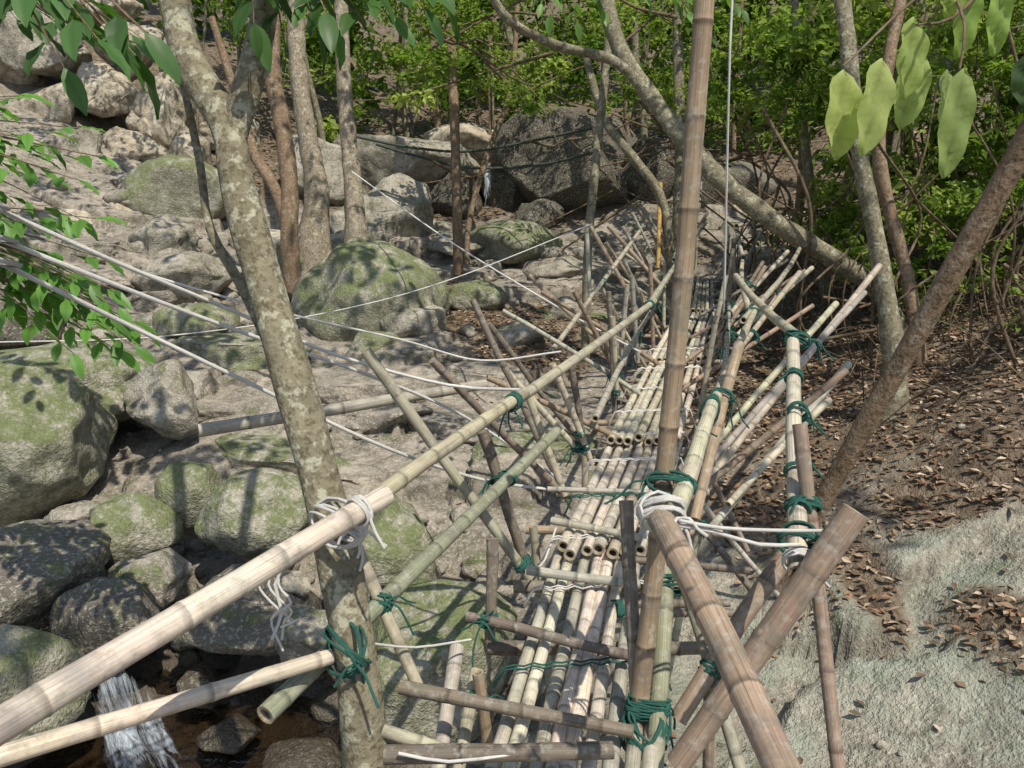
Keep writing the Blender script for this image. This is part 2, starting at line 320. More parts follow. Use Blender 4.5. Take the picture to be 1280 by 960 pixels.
for i,(x,y,rx,ry) in enumerate([(-2.6,8.1,1.2,.7),(-3.6,9.0,1.1,.6),(-1.5,7.8,1.0,.6),(-.6,8.7,1.1,.7),(-2.3,9.6,1.2,.6),(-3.9,10.5,1.3,.7),(-5.4,11,1.2,.7),(-.3,10,.9,.6),(-5.6,12.3,1.2,.7),(-.7,7.0,1.0,.55),(.9,12.7,.9,.6),(.2,13.9,1.2,.7),(-7,13.3,1.2,.8),(-1.7,8.8,.9,.5),(-1.6,7.0,.8,.45),(.3,7.7,.9,.5),(-4.4,8.3,.8,.5),(-6.4,11.9,1.,.6),(1.9,15,1.2,.8),(-1.0,14.6,1.1,.6)]):
    boulder(x,y,Hs(x,y)-.09,rx,.30,M_slab if i%5 else M_moss,700+i,name='rock_slab',ry=ry,cuts=16,ang=.72,lv=5,top=.5,yaw=random.uniform(-.5,.5),tilt=random.uniform(-.08,.08))
cl=empty('rock_cliff')
cb=[(-9.9,18.3,4.3,1.5,1.1),(-8.7,18,3.4,1.2,.8),(-10,17.9,2.9,1.2,.9),(-7.5,17.9,2.9,1.0,.9),(-8.8,16.6,1.9,1.1,.8),(-6.7,17.2,2.0,.9,.8),(-8.9,15.4,1.2,1.2,.7),(-8.2,18.4,4.3,.9,.7),(-10.6,18.7,5.3,1.5,.9),(-7.3,16.2,1.3,.9,.55),(-11.5,19,4,2,1.5),(-9.3,19.3,5.3,1.3,.8),(-7.4,19,3.9,.9,.7),(-6.9,14.6,.8,.7,.45),(-7.8,14.0,.9,.8,.5),(-10.2,16.3,2.1,1.1,.9),(-11.6,17.2,3.5,1.2,1.1),(-6.2,18.6,2.6,.8,.6),(-7.9,17.3,2.2,1.0,.6),(-6.1,16.1,1.2,.7,.5)]
for i,(x,y,z,rx,rz) in enumerate(cb):
    o=boulder(x,y,z,rx*1.1,rz*1.25,Cl if i%4 else R,300+i,name='cliff_block_%d'%i,cuts=24,ang=.58,lv=5); o.parent=cl
Vs,Fs=ICO[2]; AV=[];AF=[];k=0
def stones(n,fx,fy,smin,smax,sd):
    global k
    r2=np.random.default_rng(sd); xs=r2.uniform(*fx,n);ys=r2.uniform(*fy,n);zs=H(xs,ys)
    for j in range(n):
        s=smin+(smax-smin)*r2.random()**2.5; v=rockshape(Vs,sd+j,(s,s*r2.uniform(.7,1.1),s*r2.uniform(.45,.8)),6,.8)
        AV.append(v+np.array([xs[j],ys[j],zs[j]+s*.25])); AF.append(Fs+k); k+=len(Vs)
stones(190,(-4.3,-.3),(4.9,7.0),.03,.18,900); stones(60,(-5,1),(8,13),.03,.16,1500); stones(80,(-6,2),(13,17.5),.06,.3,2000); stones(60,(-8.5,-5),(10,15),.06,.35,2500); stones(40,(.8,4),(3.4,9),.015,.04,2700)
fastmesh('stones',np.vstack(AV),np.vstack(AF),M_rock,smooth=True)
# ------------------------------------------------------------ water
def mat_water():
    m,nt,b,_,l=newmat('water'); out=nt.nodes['Material Output']; pos=geo(nt,'Position')
    g=N(nt,'ShaderNodeBsdfGlossy'); g.inputs['Roughness'].default_value=.05; t=N(nt,'ShaderNodeBsdfTransparent'); t.inputs['Color'].default_value=(.52,.45,.36,1)
    fr=N(nt,'ShaderNodeFresnel'); fr.inputs['IOR'].default_value=1.33; n=noise(nt,pos,7,4,.65); bn=bump(nt,n,.8,.05); l.new(bn,fr.inputs['Normal']);l.new(bn,g.inputs['Normal'])
    ms=N(nt,'ShaderNodeMixShader'); l.new(mth(nt,'ADD',fr.outputs[0],.16),ms.inputs[0]); l.new(t.outputs[0],ms.inputs[1]);l.new(g.outputs[0],ms.inputs[2]); l.new(ms.outputs[0],out.inputs['Surface']); return m
MW=mat_water()
def sheet(name,x0,x1,y0,y1,z,mat):
    n=24; xs,ys=np.meshgrid(np.linspace(x0,x1,n),np.linspace(y0,y1,n)); i=np.arange(n*n).reshape(n,n)
    f=np.stack([i[:-1,:-1].ravel(),i[:-1,1:].ravel(),i[1:,1:].ravel(),i[1:,:-1].ravel()],1)
    fastmesh(name,np.column_stack([xs.ravel(),ys.ravel(),0*xs.ravel()+z]),f,mat,smooth=True)
sheet('stream_water',-3.6,-.2,2.0,5.4,-1.92,MW); sheet('stream_pool',-4.7,-3.2,5.0,6.5,-1.55,MW)
def mat_foam():
    m,nt,b,_,l=newmat('white_water'); pc=attr(nt,'pc','Vector'); n=noise(nt,pc,4,5,.75,.6); b.inputs['Base Color'].default_value=(.62,.69,.76,1); b.inputs['Roughness'].default_value=.3
    a=mth(nt,'SUBTRACT',mth(nt,'ADD',n,mth(nt,'MULTIPLY',attr(nt,'col','Fac'),.5)),.88)
    l.new(mth(nt,'MULTIPLY',a,3.5,True),b.inputs['Alpha']); l.new(bump(nt,n,1.,.06),b.inputs['Normal']); return m
MF=mat_foam()
def foam(name,p0,p1,w0,w1,steep,side,ext=.95):
    nu,nv=40,24; u,v=np.meshgrid(np.linspace(0,1,nu),np.linspace(-1,1,nv)); u=u.ravel();v=v.ravel(); p0=np.array(p0);p1=np.array(p1); side=np.array(side)
    n=fbm(np.column_stack([u*5,v*3,u*0]),3,77); c=p0[None]+(p1-p0)[None]*u[:,None]; c[:,2]=p0[2]+(p1[2]-p0[2])*np.clip((u-.05+.06*n)/steep,0,1)**1.4
    wd=(w0+(w1-w0)*u); q=c+side[None]*(v*wd)[:,None]; q[:,2]+=.03*(1-v*v)+.03*fbm(np.column_stack([u*12,v*6,u*0]),3,78)
    e=np.clip((1-np.abs(v))*1.6,0,1)**.7*np.clip((1-u)*2,0,1)**.6*np.clip(u*5,0,1)
    i=np.arange(nu*nv).reshape(nv,nu); f=np.stack([i[:-1,:-1].ravel(),i[:-1,1:].ravel(),i[1:,1:].ravel(),i[1:,:-1].ravel()],1)
    fastmesh(name,q,f,MF,smooth=True,extra=np.column_stack([u*.9,v*1.3*wd/.3,u*0]),col=np.repeat(e[:,None],3,1))
foam('cascade',(-3.0,5.1,-1.55),(-1.9,3.8,-1.88),.14,.55,.35,(.74,.67,0)); foam('waterfall',(-.50,17.7,1.95),(-.52,17.1,.8),.10,.16,.9,(1,0,0)); foam('cascade',(-3.75,6.25,-1.38),(-3.7,5.6,-1.53),.12,.28,.6,(1,0,0))
# ------------------------------------------------------------ bamboo bridge
bridge=empty('bamboo_bridge')
def cm(s): return [tuple(float(q)/100 for q in p.split(',')) for p in s.split()]
segs=[]
A={g:Acc() for g in('handrails','posts','braces','crossbars','deck')}
def pole(g,dia,c,a,b,lash=True,**k):
    bamboo(A[g],a,b,dia,c,**k)
    if lash: segs.append((Vector(a),Vector(b),dia/2))
for l_ in '''1 75 0|-112,126,70 -38,225,85
1 62 1|-54,232,72 6,361,79
1 55 1|0,350,77 112,625,80
1 55 0|-141,155,42 -57,221,32
1 65 4|-74,206,22 24,409,44
1 68 8|-153,371,57 -15,444,61
1 75 2|41,203,87 49,113,75
1 62 1|46,212,82 85,326,84
1 50 1|71,293,76 183,594,80
1 50 1|162,553,78 324,909,95
1 65 7|86,217,63 130,363,104
1 50 1|134,363,104 168,601,103
2 66 5|42,233,-12 56,253,236
3 85 2|99,213,85 51,207,4
3 70 2|100,264,46 57,236,-3
2 50 2|97,257,97 103,208,-10
2 50 3|40,260,68 43,228,-12
2 65 4|60,282,34 44,208,-10
2 50 4|65,270,30 80,224,-25
2 55 2|111,382,98 80,323,32
3 50 1|285,623,108 120,458,-4
3 50 1|243,595,83 120,471,7
3 50 8|219,506,58 110,405,-10
3 45 1|198,480,41 119,408,2
3 50 8|264,597,91 123,470,2
3 50 1|252,702,93 161,600,26
3 50 1|300,803,85 196,687,39
3 50 1|310,908,91 212,789,35
3 55 1|-66,352,101 12,351,-17
3 45 3|-40,389,88 28,428,1
2 60 3|-14,361,60 6,355,-4
2 45 3|-24,487,103 37,454,-20
2 40 3|-15,503,85 59,526,-19
2 50 3|-8,298,35 -9,287,-5
3 50 1|-57,265,49 -33,251,-3
2 45 1|9,443,56 31,437,-5
2 45 1|25,486,63 52,489,-5
2 45 3|36,487,67 46,492,5
2 45 1|78,613,70 84,617,8
2 45 8|105,701,90 115,711,12
3 45 2|11,752,89 101,730,8
3 45 1|32,635,37 128,812,121
3 50 2|83,864,122 136,840,30
3 50 2|108,915,119 166,898,56
2 50 8|84,916,121 88,895,43
3 45 1|-5,486,60 42,492,5
2 65 6|204,1134,163 201,1104,49
4 45 3|-18,287,6 45,263,4
4 50 3|-39,243,5 39,220,5
4 60 3|-39,207,7 31,208,8
4 45 8|7,328,5 56,315,5
4 40 8|20,372,9 62,352,9
4 45 1|-42,222,4 -21,220,-2
2 60 8|-22,282,-5 -26,230,-23
2 50 1|-14,271,-8 -19,230,-23
4 40 3|50,351,-1 113,344,-4
4 40 3|46,310,-2 95,313,-3
4 40 3|46,304,-2 94,303,-2
4 40 3|97,387,2 115,341,-14
4 40 3|120,492,5 142,438,-42'''.split('\n'):
    h,t=l_.split('|'); g,d,c=h.split(); a,b=cm(t)
    pole({'1':'handrails','2':'posts','3':'braces','4':'crossbars'}[g],int(d)/1000,int(c),a,b)
DC=[(-.12,.6),(.15,2.1),(.46,3.55),(1.18,6.2),(2.59,11),(3.35,14.3)]
def dcx(y): return float(np.interp(y,[p[1] for p in DC],[p[0] for p in DC]))
secs=[(.8,3.78,9),(3.5,5.35,8),(5.12,7.9,8),(7.6,10.6,8),(10.4,14.3,8)]
for si,(y0,y1,n) in enumerate(secs):
    for j in range(n):
        o=(j-(n-1)/2)*.0635
        ya=y0+random.uniform(-.05,.05); yb=y1+random.uniform(-.06,.10)
        z0=(.035 if si<3 else 0) if si else -.03; z1=-.04
        dz=random.uniform(-.006,.006)
        bamboo(A['deck'],(dcx(ya)+o+random.uniform(-.01,.01),ya,z0+dz),(dcx(yb)+o*1.02+random.uniform(-.012,.012),yb,z1+dz),random.uniform(.052,.063),random.choice([7,7,7,8,7,7,8 if si==0 else 1]),bow=.004)
for j in range(16):
    y=14.3+j*.085; bamboo(A['deck'],(2.9,y,-.02+random.uniform(-.01,.01)),(4.6+random.uniform(0,.2),y+.25,-.02),.06,random.choice([1,7,2]))
for j in range(7): bamboo(A['deck'],(4.2,14.0+j*.07,.02),(6.2,15.2+j*.07,.05),.06,7)
y=4.0
while y<14:
    x=dcx(y); a=random.uniform(-.06,.06)
    pole('crossbars',.05,random.choice([3,8,2]),(x-.42-random.uniform(0,.12),y+a,-.105),(x+.45+random.uniform(0,.2),y-a,-.10),lash=False)
    if y<6.5 and random.random()<.6: pole('crossbars',.032,random.choice([3,8,3]),(x-.33-random.uniform(0,.06),y+.2+a,.05),(x+.33+random.uniform(0,.06),y+.2-a,.05),lash=False)
    y+=random.uniform(.5,.75)
for y in(2.1,2.9,3.4): pole('crossbars',.06,3,(dcx(y)-.42,y,-.10),(dcx(y)+.5,y,-.10),lash=False)
y=2.6
while y<14.2:
    x=dcx(y); w=.38
    for s in(-1,1):
        top=(x+s*(w+random.uniform(0,.1)),y+random.uniform(-.08,.08),(random.uniform(.7,.9) if y>5.2 else .0))
        bx=x+s*(w-.12+random.uniform(-.1,.3)); by=y+random.uniform(-.1,.1)
        pole('posts',.045,random.choice([8,3,2,1]),top,(bx,by,Hs(bx,by)-.1))
        bx2=x+s*(w+.75+random.uniform(-.1,.2)); by2=y+.3*random.uniform(-1,1)
        if y>3.5 and (y>5 or s>0): pole('braces',.042,random.choice([1,8,2]),(x+s*(.1),y+.1,-.14 if y<5 else .0),(bx2,by2,max(Hs(bx2,by2)-.1,-1.6) if random.random()<.4 else .5+random.uniform(0,.3)))
    if y>5.5:
        pole('braces',.042,random.choice([1,2]),(x-.7,y,random.uniform(.75,1.0)),(x-.15,y+.25,-.15))
        if random.random()<.6: pole('braces',.042,random.choice([8,2]),(x+.85,y+.15,random.uniform(.75,1.0)),(x+.2,y-.1,-.15))
    y+=random.uniform(1.1,1.35)
pole('handrails',.05,1,(1.05,6.1,.79),(1.95,9.4,.78)); pole('handrails',.05,1,(1.85,9.2,.80),(2.85,13.6,.78))
pole('handrails',.05,1,(1.75,5.8,.78),(2.75,9.6,.78)); pole('handrails',.05,7,(2.7,9.4,.8),(3.75,13.6,.82))
pole('handrails',.045,8,(.5,4.6,.35),(1.55,8.6,.38)); pole('handrails',.045,4,(1.5,8.4,.38),(2.7,13.2,.4))
pole('handrails',.045,8,(1.25,4.6,.42),(2.3,8.4,.4)); pole('handrails',.045,1,(2.25,8.2,.4),(3.4,13,.4))
pole('handrails',.05,1,(3.7,13.4,.9),(5.8,15.2,1.1)); pole('handrails',.05,2,(3.4,11.5,1.0),(5.2,13.4,1.2))
for x,y in((4.2,14.2),(4.9,14.5),(5.4,14.9),(3.6,12.2),(4.4,12.9)): pole('posts',.05,2,(x,y,1.3),(x+.1,y,Hs(x,y)-.1))
pole('posts',.05,1,(3.3,14.4,1.6),(3.3,14.4,-.4)); 
for i in range(9):
    y=9.5+i*.6; x=dcx(y)-.5; s=1 if i%2 else -1
    pole('braces',.045,random.choice([1,2,8]),(x+s*.55,y,random.uniform(.9,1.25)),(x-s*.35,y+.1,-.3))
for g in A: A[g].build(g,M_bam,bridge)
G=Acc(); Wt=Acc()
def loops(acc,c,a1,a2,off,ra,rb,n,rr,tails=1):
    for i in range(n):
        nn=(a1+a2*(1 if i%2 else -1)*random.uniform(.3,1.0)); 
        if nn.length<.2: nn=a1.copy()
        nn.normalize(); u=(off-nn*off.dot(nn)); 
        if u.length<1e-4: u=nn.orthogonal()
        u.normalize(); w=nn.cross(u); cc=c+nn*random.uniform(-.022,.022); p=[]
        for k in range(14):
            a=2*math.pi*k/14; j=random.uniform(.97,1.05)
            p.append(cc+u*math.cos(a)*ra*j+w*math.sin(a)*rb*j+nn*math.sin(a*2+i)*.003)
        sweep(acc,p,[rr]*14,[(1,1,1)]*14,5,close=True)
    for i in range(tails):
        d=Vector((random.uniform(-1,1),random.uniform(-1,1),random.uniform(-1,.3))).normalized(); p0=c+off.normalized()*ra; L=random.uniform(.04,.12)
        p=catmull([p0,p0+d*L*.4,p0+d*L*.7+Vector((0,0,-L*.35)),p0+d*L+Vector((random.uniform(-.02,.02),0,-L*.6))],.02)
        sweep(acc,p,[rr]*len(p),[(1,1,1)]*len(p),5)
def closest(a,b,c,d):
    u=b-a;v=d-c;w=a-c;A_=u.dot(u);B=u.dot(v);C=v.dot(v);D=u.dot(w);E=v.dot(w);dt=A_*C-B*B
    s=(B*E-C*D)/dt if dt>1e-6 else .5; s=min(1,max(0,s)); t=(B*s+E)/C; t=min(1,max(0,t)); s=(B*t-D)/A_; s=min(1,max(0,s))
    return a+u*s,c+v*t
for i in range(len(segs)):
    for j in range(i+1,len(segs)):
        p,q=closest(segs[i][0],segs[i][1],segs[j][0],segs[j][1]); d=(p-q).length
        if d<segs[i][2]+segs[j][2]+.04:
            a1=(segs[i][1]-segs[i][0]).normalized();a2=(segs[j][1]-segs[j][0]).normalized()
            off=(q-p) if d>.004 else a1.cross(a2)
            if off.length<1e-4: continue
            m=(p+q)/2; ra=d/2+max(segs[i][2],segs[j][2])+.004; rb=max(segs[i][2],segs[j][2])*1.18
            far=m.y>7
            if m.y<2.3 and m.z>.6: continue
            loops(G,m,a1,a2,off.normalized(),ra,rb,4 if far else 8,.005 if far else .0042,1 if far else 3)
X=Vector((1,0,0));Y=Vector((0,1,0));Z=Vector((0,0,1))
loops(Wt,Vector((-.55,2.33,.72)),Vector((.6,.78,.05)),Vector((.1,.05,1)),Vector((.6,-.6,0)),.11,.072,10,.005,4)
loops(Wt,Vector((-.45,2.17,.83)),Vector((.6,.78,.15)),Vector((.6,.78,.15)),Vector((0,0,1)),.044,.043,5,.005,2)
loops(G,Vector((-.53,2.24,.33)),Vector((-.8,-.6,.0)),Vector((0,0,1)),Vector((.4,-.7,0)),.10,.08,9,.005,5)
loops(Wt,Vector((.42,2.07,.87)),Vector((0,-1,-.1)),Vector((.1,0,1)),Vector((.3,-.5,.1)),.066,.052,18,.0052,5)
loops(Wt,Vector((.86,2.19,.66)),Vector((.3,.9,.2)),Vector((.3,.9,.2)),Vector((0,0,1)),.040,.040,6,.005,2)
loops(G,Vector((.88,2.25,.70)),Vector((.3,.9,.2)),Vector((0,.2,1)),Vector((1,0,0)),.06,.055,8,.005,4)
loops(G,Vector((.44,2.28,-.02)),Vector((0.1,0,1)),Vector((1,.1,0)),Vector((0,-1,0)),.08,.08,12,.005,6)
for (x,y,z) in((.95,2.45,.72),(1.0,2.65,.78),(1.12,3.0,.88),(1.2,3.3,.95)): loops(G,Vector((x,y,z)),Vector((.27,.9,.25)),Vector((.27,.9,.25)),Z,.036,.036,4,.0045,2)
for y in [2.62,3.2,3.62,4.15,4.7,5.2,5.75,6.4,7.1,7.9]:
    acc=Wt if random.random()<.6 else G; x=dcx(y)
    for r_ in range(2):
        yy=y+r_*.022; p=[Vector((x-.33,yy+.02,-.1))]
        for j in range(17):
            o=-.29+j*.0363; p.append(Vector((x+o,yy+random.uniform(-.006,.006)+o*.12,(.05 if y>3.5 else .012)+(.006 if j%2 else -.004))))
        p.append(Vector((x+.34,yy,-.1)))
        sweep(acc,p,[.004]*len(p),[(1,1,1)]*len(p),5)
ROPES='''10|-175,257,174 -173,276,167 -147,301,146 -116,336,121 -81,361,97 -32,386,76 4,366,79
10|-175,255,164 -166,263,158 -132,298,132 -105,333,110 -72,369,87 -26,411,52 29,449,0
10|-168,243,158 -160,251,152 -142,286,127 -102,318,92 -59,350,56 -17,393,23 23,429,2
9|-189,353,147 -162,360,134 -113,386,113 -60,421,92 -18,448,74 28,449,79
14|-240,1241,177 -80,1013,95 48,792,46 112,683,26
8|-420,587,54 -384,588,55 -286,638,49 -168,692,58 -64,800,73 90,916,121
7|-50,238,26 -35,255,13 -16,274,4
12|139,553,311 141,553,236 159,594,77
9|42,198,88 55,202,84 71,210,76 85,216,73
8|45,198,89 57,202,85 74,211,80 92,217,77
8|-67,218,67 -71,216,60 -69,214,52 -72,212,44
8|-34,203,11 -19,203,8 0,205,9 23,208,10
9|22,368,7 16,355,-4 9,326,5'''
for l_ in ROPES.split('\n'):
    h,t=l_.split('|'); P_=cm(t)
    if h=='10': a=Vector(P_[0]);b=Vector(P_[1]); P_=[tuple(a+(a-b).normalized()*1.5+Vector((-1,0,.2)))]+P_
    if h=='12': P_=[(1.3,5.5,6.5)]+P_
    p=catmull(P_,.08 if len(P_)<8 else .12); sweep(Wt,p,[float(h)/(1150 if h=='10' else 1500)]*len(p),[(1,1,1)]*len(p),6)
for i in range(3):
    p=catmull([(-.68,2.19,.68),(-.70-.03*i,2.16,.60),(-.66,2.14,.55-.03*i),(-.72+.04*i,2.13,.50),(-.69,2.12,.40+.04*i)],.02); sweep(Wt,p,[.004]*len(p),[(1,1,1)]*len(p),6)
G.build('green_lashings',M_green,bridge); Wt.build('white_ropes',M_white,bridge)
hz=Acc()
for t in('-255,1565,226 -180,1560,205 -75,1554,183 60,1556,190 147,1457,210','-300,1569,241 -180,1563,219 -60,1562,215 140,1468,250'):
    p=catmull(cm(t),.15); sweep(hz,p,[.025]*len(p),[(1,1,1)]*len(p),8)
hz.build('water_hoses',M_hose)
# ------------------------------------------------------------ trees
def limb(acc,pts,r0,r1,step=.08,sides=16,lob=.04,flare=False):
    p=catmull(pts,step); n=len(p); rad=[]
    for i in range(n):
        u=i/(n-1); r=r0+(r1-r0)*u
        if flare: r*=1+1.2*math.exp(-u*14)
        rad.append(r*(1+.05*math.sin(i*.9*step/.08+pts[0][0]*9)))
    sweep(acc,p,rad,[(1,1,1)]*n,sides,lobes=lob)
def tree(limbs,mat,name='tree',**k):
    e=empty(name); a=Acc()
    for s,r0,r1 in limbs: limb(a,cm(s) if isinstance(s,str) else s,r0,r1,**k)
    a.build('trunk',mat,e); return e
t1=tree([('-46,204,-230 -46,204,-181 -48,221,-9 -56,237,51 -67,253,90 -81,271,130 -97,293,172 -103,304,195 -117,315,215 -125,325,236 -135,350,288 -148,402,407 -165,450,640',.082,.04),
 ('-97,292,172 -101,302,190 -94,309,214 -89,316,239 -86,327,281 -78,350,365 -40,400,620',.052,.032),
 ('-70,256,94 -79,273,106 -91,294,116 -105,308,138 -117,315,158 -122,325,180 -126,330,200 -150,360,300',.024,.008)],M_bark)
tree([('-322,1316,10 -322,1316,70 -316,1336,145 -332,1360,233 -348,1390,346 -358,1451,572 -350,1500,850',.17,.10)],M_bark3,step=.2,flare=True)
tree([('-254,1320,10 -254,1320,82 -260,1343,170 -273,1384,321 -280,1451,572 -270,1500,850',.14,.09)],M_bark3,step=.2,flare=True)
tree([('-95,1423,0 -95,1423,81 -101,1472,264 -115,1562,602 -120,1600,900',.09,.07)],M_bark2,step=.2)
tree([('-334,1217,0 -334,1217,84 -334,1237,159 -346,1262,252 -360,1283,333 -354,1339,542 -350,1400,900',.14,.09),('-330,1221,60 -354,1234,148 -386,1248,200 -402,1262,252 -450,1300,400',.10,.05)],M_bark2,step=.2)
tree([('440,880,-10 414,896,47 360,906,84 288,918,128 216,933,186 158,986,267 124,1023,329 102,1073,435 80,1142,578 60,1200,800',.115,.08),('153,987,272 115,985,302 45,968,317 -10,950,345 -35,945,400',.06,.045)],M_bark,step=.12)
tree([('95,1010,-60 95,1010,85 102,1031,163 110,1051,240 120,1075,327 130,1100,480',.06,.045)],M_bark,step=.15)
tree([('230,1120,-30 209,1125,129 165,1144,198 127,1156,246 100,1170,330',.08,.05)],M_bark,step=.15)
tree([('335,675,-50 335,682,19 319,709,121 304,729,195 294,752,283 287,781,391 280,800,700',.075,.06)],M_bark,step=.12,flare=True)
tree([('410,780,-10 396,800,73 368,831,189 376,856,282 400,889,406 420,910,700',.07,.05)],M_bark2,step=.12)
tree([('270,1330,0 273,1350,195 270,1397,371 276,1451,572 280,1500,850',.09,.08)],M_bark,step=.2)
tree([('-85,1510,0 -80,1528,89 -45,1561,212 0,1596,342 15,1674,632',.055,.045)],M_bark2,step=.2)
lp=tree([('200,225,330 166,256,208 144,276,128 122,296,48 112,305,10',.043,.036)],M_bark2,'leaning_trunk')
for i in range(44):
    x=random.uniform(-7,11); y=random.uniform(18,24) if x<4.5 else random.uniform(11,20); z=Hs(x,y); l_=random.uniform(-2,2); r=random.uniform(.03,.10)
    tree([([(x,y,z-.3),(x+l_*.3,y,z+1.5),(x+l_*.5+random.uniform(-.3,.3),y,z+3.5),(x+l_,y+.3,z+9)],r,r*.6)],random.choice([M_bark,M_bark2,M_bark]),step=.4,sides=8)
rt=Acc()
for i in range(18):
    a=random.uniform(-2.6,.5); x,y=-2.55+random.uniform(-.7,.1),13.1; L=random.uniform(.6,1.9); pts=[]
    for k in range(5):
        u=k/4; px=x+math.cos(a)*L*u; py=y-abs(math.sin(a))*L*u*.8; pts.append((px+random.uniform(-.08,.08),py,max(Hs(px,py)+.02,.6*(1-u)**2+Hs(px,py))))
    limb(rt,pts,.08,.02,.12,8)
rt.build('tree_roots',M_bark3)
vn=Acc()
for i in range(130):
    x=random.uniform(3.1,7.2); y=random.uniform(6.2,12.5) if x>3.8 else random.uniform(8,12.5); z0=Hs(x,y); h=random.uniform(.5,3.2); pts=[(x+random.uniform(-.7,.7),y+random.uniform(-.5,.5),z0+h)]
    for k in (1,2,3): pts.append((x+random.uniform(-.45,.45)*(1 if k<3 else .3),y+random.uniform(-.3,.3),z0+h*(1-k/3)-(.1 if k==3 else 0)))
    limb(vn,pts,random.uniform(.006,.024),random.uniform(.006,.018),.12,6,0)
for i in range(60):
    x=random.uniform(3.2,5.2);y=random.uniform(5.2,9);z=Hs(x,y); a=random.uniform(0,6.28);L=random.uniform(.3,1.1)
    limb(vn,[(x,y,z+.02),(x+math.cos(a)*L*.5,y+math.sin(a)*L*.5,z+random.uniform(.1,.5)),(x+math.cos(a)*L,y+math.sin(a)*L,z+random.uniform(.0,.6))],.008,.003,.1,5,0)
for i in range(45):
    x=random.uniform(-1.5,4.5);y=random.uniform(12,17);z=random.uniform(1.3,4.5); a=random.uniform(-.9,.9);L=random.uniform(1,3)*random.choice([-1,1])
    limb(vn,[(x,y,z),(x+L*.4,y+.2,z+L*.4*a+random.uniform(-.2,.2)),(x+L*.75,y,z+L*.7*a),(x+L,y-.2,z+L*a+random.uniform(-.4,.4))],random.uniform(.015,.035),.006,.2,6,0)
vn.build('vine_tangle',M_vine)
# ------------------------------------------------------------ foliage
def leaves(pos,size,cols,droop=.35,asp=.5):
    n=len(pos); d=rng.normal(size=(n,3)); d[:,2]=d[:,2]*.6-droop; d/=np.linalg.norm(d,axis=1)[:,None]
    nn=rng.normal(size=(n,3))*.6; nn[:,2]+=.8; nn[:,1]-=.3; nn[:,0]+=.15; s=np.cross(d,nn); s/=np.linalg.norm(s,axis=1)[:,None]+1e-9; u=np.cross(s,d)
    L=size[:,None]; w=L*asp*.5
    V=np.stack([pos,pos+d*L*.42+s*w+u*w*.35,pos+d*L-u*L*.06,pos+d*L*.42-s*w+u*w*.35],1).reshape(-1,3)
    b=np.arange(n)*4; F=np.concatenate([np.stack([b,b+1,b+2],1),np.stack([b,b+2,b+3],1)])
    return V,F,np.repeat(cols,4,axis=0)
GREENS=np.array([(.09,.15,.028),(.15,.23,.04),(.05,.09,.02),(.22,.30,.06),(.33,.39,.11)])
def clumps(name,centers,rad,per,leaf,gp,parent=None,mat=None,flatten=.6,bright=None):
    P_=[];S_=[];C_=[]
    for c,r in zip(centers,rad):
        n=int(per*rng.uniform(.5,1.5)); v=rng.normal(size=(n,3)); v/=np.linalg.norm(v,axis=1)[:,None]; rr=rng.random(n)**.45
        k=rng.normal(size=(6,3)); k/=np.linalg.norm(k,axis=1)[:,None]; a=rng.integers(0,6,n); v=v*.4+k[a]*.85
        p=c+v*rr[:,None]*r*np.array([1,1,flatten]); P_.append(p); ls=leaf*rng.choice([.7,1,1,1.5]); S_.append(ls*rng.uniform(.6,1.3,n))
        g=GREENS[rng.choice(5,p=gp)]; q=GREENS[rng.choice(5,size=n,p=gp)]; C_.append((g*.7+q*.3)*rng.uniform(.75,1.25,(n,1)))
    V,F,C=leaves(np.vstack(P_),np.concatenate(S_),np.vstack(C_)); return fastmesh(name,V,F,mat or M_leafd,parent,col=C)
def rc(n,x,y,z,ground=True):
    c=np.column_stack([rng.uniform(*x,n),rng.uniform(*y,n),rng.uniform(*z,n)])
    if ground: c[:,2]+=H(c[:,0],c[:,1],False)
    return c
gp1=[.20,.22,.22,.20,.16]; gp2=[.12,.22,.12,.28,.26]
c=rc(400,(-7.5,9),(18.5,23),(.1,6.0)); c=c[~((c[:,0]<-4.8)&(c[:,1]<22)&(c[:,2]<5))&~((c[:,2]<3.4)&(c[:,0]>-3.6)&(c[:,0]<3.8)&(c[:,1]<21.5))]; clumps('forest_foliage',c,rng.uniform(.4,.95,len(c)),120,.16,gp1)
c=rc(170,(-20,20),(24,30),(0,9)); clumps('distant_trees',c,rng.uniform(1,1.9,len(c)),110,.44,[.35,.25,.3,.1,.0])
c=rc(400,(3.0,8.0),(8.6,12.5),(.9,4.4)); c=c[~((c[:,0]<3.8)&(c[:,2]<2.4))]; clumps('hanging_foliage',c,rng.uniform(.25,.5,len(c)),110,.10,gp2)
c=rc(150,(4.2,8),(6.3,11),(.05,1.5)); clumps('undergrowth',c,rng.uniform(.15,.4,len(c)),55,.085,gp2)
c=rc(130,(-1.8,4.2),(11.5,17.5),(2.8,5)); c=c[c[:,2]>2.6]; clumps('understory_shrub',c,rng.uniform(.2,.55,len(c)),80,.10,gp2)
c=rc(16,(1.4,4.5),(15.5,17.5),(1.9,2.8)); clumps('understory_shrub',c,rng.uniform(.25,.45,len(c)),75,.11,gp2)
c=rc(34,(-8.8,-3.6),(14,18),(4.2,6.5)); clumps('overhanging_branch',c,rng.uniform(.4,.8,len(c)),90,.13,[.3,.2,.4,.1,0])
c=np.column_stack([rng.uniform(-6.5,7,105),rng.uniform(-4,12.5,105),rng.uniform(6.3,9.5,105)]); c=c[~((c[:,0]>2.2)&(c[:,0]<6.2)&(c[:,1]<2)&(rng.random(len(c))<.5))]; clumps('dapple_canopy',c,rng.uniform(.6,1.2,len(c)),75,.18,gp1,parent=t1)  # canopy out of view, added to dapple the sun, thinned over the slab
